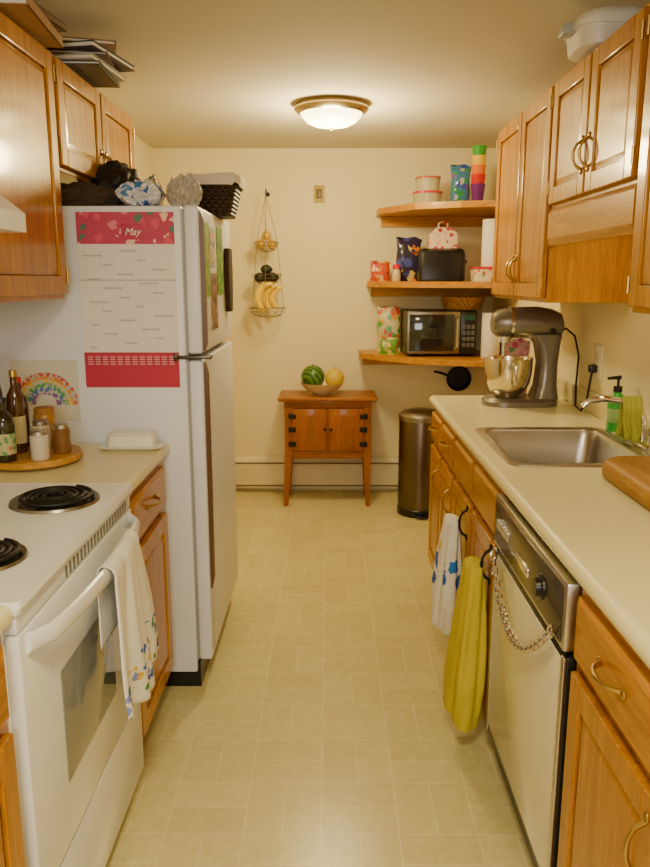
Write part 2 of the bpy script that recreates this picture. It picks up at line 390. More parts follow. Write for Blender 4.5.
G().loft(L).build('motor_head',mixgrey,r)
L=[]
for x in (.782,.795): L.append([Vector((x,my+.0715*math.cos(a),1.273+.0705*math.sin(a))) for a in [2*PI*i/24 for i in range(24)]])
G().loft(L).build('trim_band',chrome,r)
G().cyl((.765,my,1.19),(.765,my,1.215),.03).cyl((.765,my,1.12),(.765,my,1.20),.008).build('beater_shaft',chrome,r)
L=[(.05,.951),(.055,.957),(.075,.975),(.094,1.01),(.103,1.06),(.105,1.12),(.108,1.122),(.103,1.118),(.099,1.06),(.085,1.01),(.06,.975),(.001,.97)]
bo=G().lathe(L,(.79,my,0),32,cap=(True,False)).build('bowl',M('polished_bowl_steel',(.82,.72,.52),.16,1,var=.02),r)
G().tube([(.79,my-.105,1.10),(.79,my-.14,1.095),(.79,my-.145,1.06),(.79,my-.14,1.02),(.79,my-.093,1.01)],.006,8).build('bowl_handle',chrome,bo)
G().sph((.96,my-.070,1.24),.012,10).cyl((.96,my-.05,1.24),(.96,my-.082,1.24),.005).build('speed_knob',black,r)
G().tube([(1.015,my,1.235),(1.03,3.29,1.25),(1.055,3.24,1.22),(1.06,3.19,1.14),(1.04,3.14,1.02),(1.03,3.10,.94),(1.045,3.07,.925),(1.06,3.055,.97),(1.07,3.05,1.08),(1.078,3.055,1.11),(1.083,3.06,1.118)],.0045,8).box(1.062,1.0915,3.043,3.077,1.085,1.118,.006).build('power_cord',black,r)
def pouch(name,x,y,z,w,h,th,mat,label,cat='bag',rot=0,tilt=0):
    g=G(); L=[]; n=32
    for j in range(19):
        k=j/18; ww=w/2*(1-.06*math.sin(PI*k)); tt=th/2*(math.sin(PI*min(1,k*1.05+.0))**.5 if 0<k<.95 else .04); tt=max(tt,.002)
        if j==0: tt=th*.35
        l=[]
        for i in range(n):
            a=2*PI*i/n; cxx=math.cos(a); s_=math.sin(a)
            wr=1+.3*noise.noise(Vector((cxx*3,k*7,x*9+s_)))
            l.append(Vector((ww*math.copysign(abs(cxx)**.6,cxx)*(1+.05*math.sin(k*11+x*5)),tt*s_*wr,h*k*(1+(.03*math.sin(5*cxx+x) if k>.9 else 0)))))
        L.append(l)
    o=g.loft(L).build(name,mat); o.location=(x,y,z); o.rotation_euler=(tilt,0,rot)
    return tag(o,label,cat)
pk=blotch('pink_flower_cloth',(.66,.36,.30),[(.65,.08,.16),(.75,.5,.4),(.20,.30,.10),(.6,.2,.22)],30,.42,.8)
pouch('cloth_bag',.865,3.47,.9155,.12,.27,.05,pk,'small pink flowered cloth bag standing behind the mixer bowl')
# ---------------------------------------------------------------- dishwasher
r=thing('dishwasher','built-in dishwasher with almond door and dark chrome-edged control panel, right side','dishwasher',(.8,1.74,0))
y0,y1=1.408,2.072
G().box(.515,RW-.05,y0,y1,.02,.873).build('body',black,r,smooth=False)
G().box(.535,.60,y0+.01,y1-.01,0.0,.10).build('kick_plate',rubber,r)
d=G().box(.487,.515,y0+.004,y1-.004,.12,.70,.004).build('door',black,r)
G().box(.483,.488,y0+.022,y1-.022,.14,.685,.002).build('door_panel',almond,d)
for a,b_ in ((y0+.004,y0+.022),(y1-.022,y1-.004)):
    G().box(.480,.4875,a,b_,.12,.70,.002).build('door_trim',steel,d)
c=G().box(.478,.515,y0+.004,y1-.004,.712,.862,.006).build('control_panel',steel,r)
G().box(.4755,.479,y0+.02,y1-.02,.728,.848,.001).build('control_inset',M('brown_black_panel',(.035,.025,.018),.25,coat=.3),c)
G().lathe([(.030,0),(.029,-.005),(.023,-.008),(.021,-.018),(.001,-.019)],(.476,1.575,.787),24,'x',(True,False)).build('dial',black,c)
for k in range(5): G().box(.4725,.4785,1.90+.028*k-.01,1.90+.028*k+.01,.775,.80,.001).build('button',steel,c)
G().box(.470,.479,1.68,1.80,.762,.785,.004).build('latch',chrome,c)
g=G(); N=34; A=Vector((.466,2.02,.70)); B=Vector((.458,1.43,.755))
for i in range(N):
    k=(i+.5)/N; p=A.lerp(B,k); p.z-=.17*4*k*(1-k)*(1-.25*k); p2=A.lerp(B,k+.02); p2.z-=.17*4*(k+.02)*(.98-k)*(1-.25*k)
    tdir=(p2-p).normalized(); nn=Vector((1,0,0)); bb=tdir.cross(nn).normalized()
    side=bb if i%2 else (nn*.6+bb*.8).normalized()
    g.tube([p+tdir*.017*math.cos(q)+side*.011*math.sin(q) for q in [2*PI*j/10 for j in range(10)]],.0035,5,True)
tag(g.build('chain',chrome),'silver metal chain draped across the dishwasher door','chain')
# ---------------------------------------------------------------- hanging towels
def bundle(name,mat,xc,yc,zt,zb,rx,ry,folds,label,seed=0,skew=0,w0=.4,fa=.14):
    g=G(); L=[]; n=120; J=60
    for j in range(J+1):
        k=j/J; w=w0+(1-w0)*min(1,k*1.4)**.8
        if j==0: w*=.5
        l=[]
        for i in range(n):
            a=2*PI*i/n; amp=min(1,k*2+.3)
            f_=1+(fa*math.sin(folds*a+seed+1.6*math.sin(k*3))+fa*.5*math.sin((folds*2+1)*a+k*4)+.06*math.sin(2*a+k*4))*amp
            f_+=.035*noise.noise(Vector((math.cos(a)*4,math.sin(a)*4,k*16+seed)))
            z=zt+(zb-zt)*k
            if k>.7: z+=(k-.7)/.3*(.012*math.sin(a*2+seed)+.018*math.sin(a+seed*2))
            ca=math.cos(a); sa=math.sin(a)
            x=xc+rx*w*f_*math.copysign(abs(ca)**.7,ca)-skew*k; x=min(x,.4835)
            l.append(Vector((x,yc+ry*w*f_*math.copysign(abs(sa)**.8,sa)+.006*math.sin(k*5+seed),z)))
        L.append(l)
    g.loft(L,cap=(True,True)); return tag(g.build(name,mat,sharp=80),label,'towel')
gt=M('mustard_terry',(.62,.50,.02),.95,bump=1,bscale=200,var=.10)
wt=blotch('white_towel_blue_flowers',(.80,.78,.70),[(.02,.08,.50),(.80,.50,.02),(.03,.20,.65),(.03,.10,.55)],14,.36,.9,(.14,.33))
bundle('dish_towel',wt,.440,2.56,.63,.235,.047,.10,4,'white dish towel with blue and yellow flowers hanging on the sink cabinet',1,.014,.5,.10)
bundle('dish_towel',gt,.446,2.165,.62,.10,.052,.088,4,'mustard-yellow terry towel hanging on the sink cabinet beside the dishwasher',2,.022,.55,.085)
# ---------------------------------------------------------------- stove
sy0,sy1=1.195,1.962; SX=-.565; HZ=.825
r=thing('stove','white electric coil stove with oven on the left','stove',(-.85,1.58,0))
G().box(LW+.03,SX,sy0,sy1,.05,.893,.004).build('body',white,r)
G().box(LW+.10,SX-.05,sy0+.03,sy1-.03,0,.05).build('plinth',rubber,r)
G().loft([rr(LW+.02,-.532,sy0-.001,sy1+.001,.012,.893),rr(LW+.02,-.528,sy0-.003,sy1+.003,.012,.905),rr(LW+.02,-.532,sy0,sy1,.012,.918),rr(LW+.03,-.545,sy0+.012,sy1-.012,.01,.916)]).build('cooktop',white,r)
d=G().box(SX,-.537,sy0+.004,sy1-.004,.305,.850,.006).build('oven_door',white,r)
G().box(-.5375,-.5345,1.37,1.72,.44,.69,.002).build('window',ovenglass,d)
def bow(y): return -.537+.05*math.sin(PI*min(1,max(0,(y-sy0-.03)/(sy1-sy0-.06))))**.35
L=[]
for i in range(17):
    y=sy0+.03+(sy1-sy0-.06)*i/16
    L.append([Vector((bow(y)+.010*math.cos(a),y,HZ+.020*math.sin(a))) for a in [2*PI*q/12 for q in range(12)]])
G().loft(L).build('handle',white,d)
v=G().box(SX,-.540,sy0+.006,sy1-.006,.853,.892,.004).build('vent_panel',white,r)
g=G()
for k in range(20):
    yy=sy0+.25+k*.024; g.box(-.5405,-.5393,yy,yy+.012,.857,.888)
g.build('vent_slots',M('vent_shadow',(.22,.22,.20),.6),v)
G().box(SX,-.540,sy0+.004,sy1-.004,.06,.295,.006).build('storage_drawer',white,r)
G().box(LW+.02,LW+.09,sy0,sy1,.917,1.08,.01).build('backguard',white,r)
for k in range(4): G().lathe([(.02,0),(.018,.02),(.001,.022)],(LW+.09,sy0+.12+k*.17,1.02),16,'x',(True,False)).build('control_knob',black,r)
coil=M('burner_coil',(.012,.011,.010),.5,.3); drip=M('drip_pan_chrome',(.30,.28,.25),.3,1)
for (bx,by,R) in ((-.685,1.80,.095),(-.695,1.40,.082),(-.96,1.80,.082),(-.96,1.40,.098)):
    g=G(); pts=[]
    for i in range(120):
        k=i/119; a=k*2*PI*4.2; q=R*(.18+.78*k); pts.append((bx+q*math.cos(a),by+q*math.sin(a),.930))
    g.tube(pts,.0055,7)
    for q in range(3): a=q*2*PI/3+.4; g.tube([(bx,by,.922),(bx+R*math.cos(a),by+R*math.sin(a),.922)],.003,5)
    bu=g.build('burner',coil,r)
    G().lathe([(.01,.9172),(R*.75,.9178),(R*1.04,.921),(R*1.12,.923),(R*1.15,.9172)],(bx,by,0),32,cap=(True,False)).build('drip_pan',drip,bu)
tw=blotch('white_towel_meadow_print',(.84,.83,.80),[(.06,.12,.62),(.80,.50,.03),(.06,.16,.60),(.10,.30,.06),(.25,.28,.72)],36,.43,.9,(.03,.14))
def f(u,v):
    y=1.50+u*.31; fold=.5+.5*math.sin(u*13+.6)+.25*math.sin(u*29+1)
    xc=bow(y)
    if v<.62:
        k=1-v/.62; z=HZ-k*(.30+.05*math.sin(u*PI)+.03*u)
        return Vector((xc+.018+max(0,fold)*(.006+k*.032),y+(u-.5)*.07*k-.02*math.exp(-k*5)*(u-.5)*3+.008*math.sin(k*6+u*4),z))
    if v<.72:
        a=(v-.62)/.10*PI; return Vector((xc+.016*math.cos(a)+(.006*max(0,fold)+.002)*max(0,math.cos(a)),y-.02*(u-.5)*3,HZ+.025*math.sin(a)))
    k=(v-.72)/.28; return Vector((max(-.533,xc-.016),y-.02*(u-.5)*3,HZ-k*.17))
tag(gridmesh(f,52,56).build('dish_towel',tw,solid=.0025,sharp=80),'white dish towel with small blue and yellow flowers over the oven handle','towel')
# ---------------------------------------------------------------- refrigerator
fy0,fy1=2.49,3.27; FX=-.475; FD=-.42
r=thing('refrigerator','white top-freezer refrigerator on the left','refrigerator',(-.78,2.9,0))
G().box(LW+.02,FX,fy0,fy1,.06,1.69,.008).build('body',fridgew,r)
G().box(LW+.06,FX+.01,fy0+.01,fy1-.01,0,.10).build('base_grille',black,r)
G().box(FX,FX+.008,fy0+.008,fy1-.008,.11,1.682).build('door_gasket',M('grey_gasket',(.35,.35,.34),.6),r)
fd=G().box(FX+.008,FD,fy0,fy1,1.215,1.692,.01,3).build('freezer_door',fridgew,r)
ld=G().box(FX+.008,FD,fy0,fy1,.11,1.195,.01,3).build('fridge_door',fridgew,r)
def fh(par,z0,z1):
    g=G(); n=20; L=[]
    for i in range(n+1):
        k=i/n; z=z0+(z1-z0)*k; o=.014*(1 if .03<k<.97 else .4); w=.024
        L.append([Vector((FD+.0005,fy0+.014,z)),Vector((FD+o,fy0+.015,z)),Vector((FD+o,fy0+.015+w,z)),Vector((FD+.0005,fy0+.018+w,z))])
    g.loft(L); g.build('handle',brown,par)
fh(fd,1.225,1.675); fh(ld,.38,1.185)
G().box(FD-.002,FD+.003,fy0+.044,fy0+.060,1.225,1.682,.001).build('metal_trim',steel,fd)
G().box(FD-.002,FD+.003,fy0+.044,fy0+.060,.13,1.187,.001).build('metal_trim',steel,ld)
G().box(FX-.04,FD+.03,fy0-.010,fy0+.03,1.199,1.211,.003).box(FX-.04,FX-.028,fy0-.010,fy0+.0,1.192,1.218,.003).build('middle_hinge',M('bracket_steel',(.10,.09,.075),.3,1),r)
yc=fy0-.0005
r=thing('wall_calendar','open May calendar with pink floral header on the refrigerator side','calendar',(-.655,yc,1.105))
hdr=blotch('pink_floral_print',(.52,.05,.13),[(.72,.08,.16),(.82,.36,.38),(.76,.22,.28),(.09,.20,.15),(.88,.56,.44)],27,.42,.6)
G().box(-.812,-.498,yc-.003,yc,1.571,1.670).build('header_picture',hdr,r)
G().box(-.668,-.596,yc-.0036,yc-.003,1.584,1.634,.0002).build('title_band',M('deep_pink_band',(.52,.05,.13),.6),r)
text('May',.031,Vector((-.632,yc-.0046,1.608)),Matrix.Rotation(PI/2,4,'X'),M('white_ink',(.95,.9,.88),.6),r)
m,t,b=nt('calendar_grid'); bk=t.nodes.new('ShaderNodeTexBrick'); bk.offset=0
bk.inputs['Scale'].default_value=1; bk.inputs['Brick Width'].default_value=.0443; bk.inputs['Row Height'].default_value=.055; bk.inputs['Mortar Size'].default_value=.0008
bk.inputs['Color1'].default_value=(.87,.80,.80,1); bk.inputs['Color2'].default_value=(.86,.79,.79,1); bk.inputs['Mortar'].default_value=(.76,.69,.69,1)
link(t,coords(t,rot=(-PI/2,0,0)),bk.inputs['Vector']); link(t,bk.outputs['Color'],b.inputs['Base Color']); b.inputs['Roughness'].default_value=.7
G().box(-.812,-.498,yc-.002,yc,1.222,1.570).build('month_page',m,r,smooth=False)
G().box(-.812,-.498,yc-.0032,yc-.002,1.455,1.458).build('page_fold',M('fold_shadow',(.50,.45,.42),.8),r)
scr=M('blue_grey_ink',(.10,.11,.22),.7)
for k in range(22):
    x=-.80+(k*7%5)*.055+random.random()*.02; z=1.238+.0148*k
    g=G(); n_=random.randint(9,22); pts=[(x+.003*i,yc-.0028,z+.0035*math.sin(i*2.1+k)+.002*math.sin(i*3.7)) for i in range(n_) if x+.003*i<-.502]
    g.tube(pts,.0007,4); g.build('handwriting',scr,r)
strip=M('crimson_strip',(.55,.03,.08),.6)
G().box(-.812,-.498,yc-.003,yc,1.105,1.221).build('month_strip',strip,r)
g=G()
for k in range(12):
    for j in range(4): g.box(-.80+.0245*k,-.80+.0245*k+.017,yc-.0036,yc-.003,1.205-.008*j,1.2085-.008*j)
g.build('small_months',M('pale_pink_ink',(.80,.40,.42),.6),r)
# rainbow art
m,t,b=nt('rainbow_mosaic')
c=t.nodes.new('ShaderNodeTexCoord'); sx=t.nodes.new('ShaderNodeSeparateXYZ'); link(t,c.outputs['Object'],sx.inputs[0])
cb=t.nodes.new('ShaderNodeCombineXYZ'); link(t,sx.outputs[0],cb.inputs[0])
ad=t.nodes.new('ShaderNodeMath'); ad.operation='SUBTRACT'; link(t,sx.outputs[2],ad.inputs[0]); ad.inputs[1].default_value=.055; link(t,ad.outputs[0],cb.inputs[1])
ln=t.nodes.new('ShaderNodeVectorMath'); ln.operation='LENGTH'; link(t,cb.outputs[0],ln.inputs[0])
mu=t.nodes.new('ShaderNodeMath'); mu.operation='MULTIPLY'; mu.inputs[1].default_value=4.85; link(t,ln.outputs['Value'],mu.inputs[0])
W=(.68,.65,.58)
vo=t.nodes.new('ShaderNodeTexVoronoi'); vo.inputs['Scale'].default_value=95; link(t,c.outputs['Object'],vo.inputs['Vector'])
dots=vo.outputs['Distance']
rb=ramp(t,mu.outputs[0],[(0,W),(.17,(.28,.09,.36)),(.23,(.08,.18,.5)),(.29,(.08,.38,.10)),(.36,(.80,.58,.06)),(.42,(.75,.26,.04)),(.47,(.64,.06,.05)),(.53,W)],True)
dm=ramp(t,dots,[(.50,(0,0,0)),(.66,(1,1,1))])
rbd=mixc(t,dm,rb,(.55,.52,.45))
gtn=t.nodes.new('ShaderNodeMath'); gtn.operation='GREATER_THAN'; link(t,ad.outputs[0],gtn.inputs[0]); gtn.inputs[1].default_value=0
w1=t.nodes.new('ShaderNodeMath'); w1.operation='GREATER_THAN'; link(t,mu.outputs[0],w1.inputs[0]); w1.inputs[1].default_value=.17
w2=t.nodes.new('ShaderNodeMath'); w2.operation='LESS_THAN'; link(t,mu.outputs[0],w2.inputs[0]); w2.inputs[1].default_value=.53
w3=t.nodes.new('ShaderNodeMath'); w3.operation='MULTIPLY'; link(t,w1.outputs[0],w3.inputs[0]); link(t,w2.outputs[0],w3.inputs[1])
w4=t.nodes.new('ShaderNodeMath'); w4.operation='MULTIPLY'; link(t,w3.outputs[0],w4.inputs[0]); link(t,gtn.outputs[0],w4.inputs[1])
link(t,mixc(t,w4.outputs[0],W,rbd),b.inputs['Base Color']); b.inputs['Roughness'].default_value=.7
tag(G().box(-1.062,-.838,yc-.003,yc,.990,1.195).build('rainbow_picture',m,smooth=False),'childlike rainbow mosaic picture on the refrigerator side above the counter','picture')
x0=FD+.0008
for (ya,yb,za,zb,mm,lab,nm,ct) in (
    (2.565,2.69,1.40,1.65,blotch('leaf_print',(.26,.44,.04),[(.03,.28,.01),(.20,.55,.03),(.65,.6,.2)],40,.42),'green leafy picture on the freezer door, nearest the handle','paper_sheet','paper'),
    (2.71,2.82,1.50,1.64,blotch('red_card_print',(.66,.60,.50),[(.6,.05,.05),(.1,.2,.5),(.7,.5,.2)],40,.42),'small white card with red print high on the freezer door','card','card'),
    (2.71,2.85,1.28,1.48,blotch('photo_print',(.25,.13,.08),[(.5,.25,.12),(.06,.05,.06),(.6,.4,.3)],30,.45),'brown photo print low in the middle of the freezer door','photograph','photo'),
    (2.87,3.02,1.40,1.65,blotch('green_card_print',(.10,.30,.02),[(.28,.5,.05),(.04,.14,.02)],30,.45),'dark green card on the freezer door beyond the photo','paper_sheet','paper')):
    tag(G().box(x0,x0+.0015,ya,yb,za,zb).build(nm,mm),lab,ct)
g=G(); L=[]
for k in range(9):
    z=1.58-.25*k/8; w=.02+.045*math.sin(PI*min(1,.25+k/8*.6)); L.append(rr(x0+.001,x0+.02,3.12-w,3.12+w,.008,z))
tag(g.loft(L).build('pot_holder',M('dark_brown_quilt',(.05,.025,.01),.9,bump=.6)),'dark quilted pot holder hanging at the far edge of the freezer door','pot holder')
FT=1.6935
tag(G().blob((-.83,2.61,FT),(.13,.075,.05),.10,2.2,5,1,ridge=.25).build('knit_hat',M('grey_brown_knit',(.06,.04,.022),.95,bump=1,bscale=120)),'grey-brown crumpled knit hat at the front left of the refrigerator top','hat')
tag(G().blob((-.79,2.86,FT),(.125,.12,.11),.08,1.4,5,2,ridge=.28).build('cloth_bag',M('black_nylon',(.012,.009,.008),.55,bump=.4,bscale=30)),'black crumpled cloth bag behind the knit hat on the refrigerator','bag')
pr1=blotch('packet_print',(.70,.72,.76),[(.03,.14,.48),(.04,.22,.55),(.60,.04,.03),(.10,.30,.6),(.80,.78,.74)],24,.46,.22)
def lying(name,c,w,h,d,mat,label,seed,cat='packet',rot=0,cr=.12):
    g=G(); L=[]
    for j in range(31):
        k=j/30; e=math.sin(PI*k)**.45 if 0<k<1 else 0; l=[]
        for i in range(48):
            a=2*PI*i/48; nn=1+.28*noise.noise(Vector((math.cos(a)*2,math.sin(a)*2,k*5+seed)))+cr*noise.noise(Vector((math.cos(a)*6,math.sin(a)*6,k*13+seed)))+cr*.8*abs(noise.noise(Vector((math.cos(a)*4,math.sin(a)*4,k*9+seed*2))))
            hh=max(.003,h/2*e*nn); dd=d/2*(.75+.25*e)*nn
            zz=h/2*.95+hh*math.sin(a)*(.95 if math.sin(a)>0 else .93); l.append(Vector(((k-.5)*w,dd*math.cos(a),max(0,zz))))
        L.append(l)
    o=g.loft(L).build(name,mat,sharp=28)
    o.location=c; o.rotation_euler.z=rot; return tag(o,label,cat)
lying('snack_packet',(-.62,2.58,FT-.0),.15,.085,.10,pr1,'white and blue printed packet on the refrigerator beside the knit hat',1.0,cr=.25)
lying('plastic_bag',(-.50,2.69,FT),.12,.11,.15,plastic,'clear crinkled plastic bag on the refrigerator between packet and basket',4.2,'bag',.25,.55)
pr2=blotch('clear_bag_print',(.70,.68,.62),[(.75,.7,.6),(.15,.3,.12),(.55,.3,.1)],30,.40,.15)
lying('snack_packet',(-.617,2.74,FT),.06,.115,.11,pr2,'pale green-printed packet behind the white and blue packet on the refrigerator',7.7,cr=.4)
m,t,b=nt('black_wicker')
wvv=t.nodes.new('ShaderNodeTexWave'); wvv.wave_type='BANDS'; wvv.bands_direction='Z'; wvv.inputs['Scale'].default_value=22; link(t,coords(t),wvv.inputs['Vector'])
wv=t.nodes.new('ShaderNodeTexChecker'); wv.inputs['Scale'].default_value=75; wv.inputs['Color1'].default_value=(.010,.006,.003,1); wv.inputs['Color2'].default_value=(.11,.05,.02,1)
link(t,coords(t),wv.inputs['Vector']); link(t,mixc(t,1.0,wv.outputs['Color'],ramp(t,wvv.outputs['Fac'],[(0,(.3,.3,.3)),(1,(1,1,1))]),'MULTIPLY'),b.inputs['Base Color']); bumpn(t,b,wvv.outputs['Fac'],1,.006); b.inputs['Roughness'].default_value=.6
r=thing('wicker_basket','dark wicker basket with white liner at the far end of the refrigerator top','basket',(-.43,3.02,FT))
G().loft([rr(-.495,-.372,2.93,3.11,.03,FT),rr(-.525,-.34,2.90,3.14,.035,FT+.135),rr(-.51,-.355,2.915,3.125,.03,FT+.135),rr(-.485,-.382,2.94,3.10,.03,FT+.01)]).build('body',m,r)
def wavy(l,amp,sd):
    return [Vector((p.x,p.y,p.z+amp*math.sin(i*1.3+sd)+amp*.5*math.sin(i*2.9))) for i,p in enumerate(l)]
lm=M('white_liner_cloth',(.86,.80,.66),.9,bump=.4)
G().loft([wavy(rr(-.530,-.335,2.895,3.145,.035,FT+.112),.006,0),wavy(rr(-.536,-.329,2.888,3.152,.035,FT+.135),.003,1),wavy(rr(-.527,-.338,2.898,3.142,.035,FT+.150),.004,2),wavy(rr(-.50,-.365,2.925,3.115,.03,FT+.11),.003,0)],cap=(False,True)).build('liner',lm,r,sharp=80)
def book(label,loc,rot,w,d,h,col,nm='book',cat='book',grp=None):
    r=thing(nm,label,cat,(0,0,0),grp)
    cm=M('cover_%02d'%len(bpy.data.materials),col,.45)
    G().box(-w/2,w/2,-d/2,d/2,0,.003).box(-w/2,w/2,-d/2,d/2,h-.003,h).box(-w/2,-w/2+.003,-d/2,d/2,0,h).build('cover',cm,r)
    G().box(-w/2+.004,w/2-.006,-d/2+.005,d/2-.005,.0031,h-.0031).build('pages',wpaper,r)
    r.location=loc; r.rotation_euler.z=rot; return r
z=CT+.0003
for i,(w,d,h,cl,rt,lab) in enumerate([(.24,.30,.012,(.05,.06,.05),.05,'dark green thin book, bottom of the stack above the refrigerator cabinet'),
    (.23,.29,.016,(.45,.42,.36),-.1,'grey-white thin book, second from the bottom above the refrigerator cabinet'),
    (.22,.28,.010,(.10,.05,.02),.15,'brown thin book in the middle of the stack above the refrigerator'),
    (.24,.30,.018,(.03,.03,.03),-.18,'black book, second from the top of the stack above the refrigerator'),
    (.20,.27,.014,(.28,.14,.05),.3,'tan-brown book on top of the stack above the refrigerator')]):
    book(lab,(-.86+.012*i,2.72-.01*i,z),rt,w,d,h,cl,grp='books above the refrigerator cabinet'); z+=h+.0003
z=CT+.0003
for i,(w,d,h,cl,rt,lab) in enumerate([(.27,.36,.03,(.36,.18,.05),.1,'thick tan album flat on the left wall cabinet, lower of two'),
    (.25,.33,.02,(.16,.08,.03),-.12,'brown album flat on the left wall cabinet, upper of two')]):
    book(lab,(-.905,2.21,z),PI+rt,w,d,h,cl,'photo_album','album','albums on the left wall cabinet'); z+=h+.0003
r=thing('cake_carrier','pale lidded plastic container lying on top of the right wall cabinets','container',(.845,2.47,CT))
z=CT+.0003; A_=(.735,.955,2.36,2.58)
def ex(d,z_,rad=.06): return rr(A_[0]-d,A_[1]+d,A_[2]-d,A_[3]+d,rad,z_,8)
G().loft([ex(-.012,z),ex(-.006,z+.004),ex(0,z+.06),ex(-.001,z+.061)]).build('tub',M('white_plastic',(.78,.76,.70),.35),r)
G().loft([ex(.006,z+.056),ex(.008,z+.07),ex(.003,z+.085),ex(-.02,z+.105),ex(-.05,z+.112,.04)]).build('lid',M('pale_lid_plastic',(.80,.80,.76),.3,coat=.3),r)
G().box(.70,.735,2.44,2.50,z+.05,z+.08,.004).build('clip',M('grey_clip',(.4,.42,.42),.4),r)
# ---------------------------------------------------------------- ceiling light
lx,ly=.01,3.86
r=thing('ceiling_light','round flush ceiling light with brass rim, switched on','ceiling light',(lx,ly,CE-.11))
G().lathe([(.17,CE-.0005),(.178,CE-.01),(.181,CE-.025),(.168,CE-.038),(.150,CE-.046),(.147,CE-.04)],(lx,ly,0),48).build('brass_rim',nickel,r)
sh=M('glowing_glass',(1.0,.82,.42),.4,emit=9)
G().lathe([(.148,CE-.040),(.143,CE-.058),(.12,CE-.082),(.085,CE-.098),(.04,CE-.106),(.001,CE-.108)],(lx,ly,0),48,cap=(False,False)).build('glass_shade',sh,r)
G().sph((lx,ly,CE-.112),.009,12).build('finial',brass,r)
# ---------------------------------------------------------------- back wall things
r=thing('baseboard_heater','long cream baseboard heater along the back wall','heater',(-.15,BW-.03,0))
G().prism([(BW-.001,.03),(BW-.06,.03),(BW-.065,.05),(BW-.065,.20),(BW-.045,.235),(BW-.03,.25),(BW-.001,.25)],-1.0,.72,'x').build('cover',M('heater_cream',(.80,.70,.44),.4),r,smooth=False)
for za in (.205,.045): G().box(-.99,.71,BW-.067,BW-.0645,za,za+.010).build('louver_slot',M('slot_shadow',(.18,.13,.06),.6),r)
for x in (-1.0,.70): G().box(x,x+.025,BW-.07,BW-.0005,.0,.252,.003).build('end_cap',M('heater_end',(.76,.66,.41),.4),r)
p=P(319,194,BW)
r=thing('thermostat','small beige thermostat on the back wall under the ceiling light','thermostat',(p.x,BW,p.z-.055))
G().box(p.x-.035,p.x+.035,BW-.006,BW+.0,p.z-.055,p.z+.055,.002).build('back_plate',M('aged_beige',(.52,.38,.08),.4),r)
G().box(p.x-.018,p.x+.018,BW-.02,BW-.006,p.z-.03,p.z+.03,.004).build('dial_housing',M('olive_grey',(.16,.11,.03),.4),r)
cx0,cx1,cy0,cy1=-.285,.272,4.72,5.035
r=thing('side_cabinet','small red-brown wooden cabinet on legs against the back wall','cabinet',(-.006,4.88,0))
G().loft([rr(cx0-.035,cx1+.03,cy0-.03,cy1,.012,.70),rr(cx0-.04,cx1+.035,cy0-.035,cy1,.012,.706),rr(cx0-.04,cx1+.035,cy0-.035,cy1,.012,.716),rr(cx0-.035,cx1+.03,cy0-.03,cy1,.012,.722)]).build('top',cherryx,r)
G().box(cx0+.005,cx1-.005,cy0+.006,cy1-.005,.355,.70).build('body',cherry,r,smooth=False)
G().box(cx0,cx1,cy0-.004,cy0+.01,.655,.699,.002).build('rail',cherryx,r)
G().box(cx0+.05,cx1-.05,cy0,cy0+.012,.325,.37,.002).build('rail',cherryx,r)
for xx in (cx0,cx1-.05):
    for yy in (cy0-.003,cy1-.045):
        g=G(); s_=1 if xx==cx0 else -1
        g.loft([[Vector(q) for q in ((xx-s_*.012+.008*(s_<0),yy,0),(xx+.032-s_*.012,yy,0),(xx+.032-s_*.012,yy+.035,0),(xx-s_*.012+.008*(s_<0),yy+.035,0))],
                [Vector(q) for q in ((xx,yy,.36),(xx+.05,yy,.36),(xx+.05,yy+.04,.36),(xx,yy+.04,.36))],
                [Vector(q) for q in ((xx,yy,.70),(xx+.05,yy,.70),(xx+.05,yy+.04,.70),(xx,yy+.04,.70))]])
        g.build('leg',cherry,r,smooth=False)
mid=(cx0+cx1)/2
for a,b_,hs in ((cx0+.052,mid-.002,-1),(mid+.002,cx1-.052,1)):
    g=G(); yf=cy0-.004
    g.box(a,b_,yf-.012,yf,.375,.65,.003)
    d=g.build('door',cherry,r)
    G().loft([[Vector((xx,yf-dd,zz)) for xx,zz in ((a+.045+i,.415+i),(b_-.04-i,.415+i),(b_-.04-i,.61-i),(a+.045+i,.61-i))] for dd,i in ((.0115,0),(.0130,.006),(.0132,.007))]).build('raised_panel',cherry,d,sharp=20)
    hx=a-.002 if hs<0 else b_+.002
    for zz in (.42,.515,.60): G().box(hx-.024,hx+.024,yf-.0155,yf-.001,zz-.016,zz+.016,.003).build('hinge',iron,d)
    kx=b_-.018 if hs<0 else a+.018
    G().cyl((kx,yf-.012,.52),(kx,yf-.03,.52),.005).sph((kx,yf-.033,.52),.010,12).build('knob',iron,d)
bx,by,bz=-.045,4.86,.7222
tag(G().lathe([(.05,bz),(.055,bz+.006),(.112,bz+.038),(.144,bz+.078),(.148,bz+.080),(.138,bz+.074),(.105,bz+.042),(.03,bz+.016),(.001,bz+.015)],(bx,by,0),36,cap=(True,False)).build('fruit_bowl',M('cream_ceramic',(.84,.74,.44),.25,coat=.4)),'cream ceramic bowl holding two melons on the small wooden cabinet','bowl')
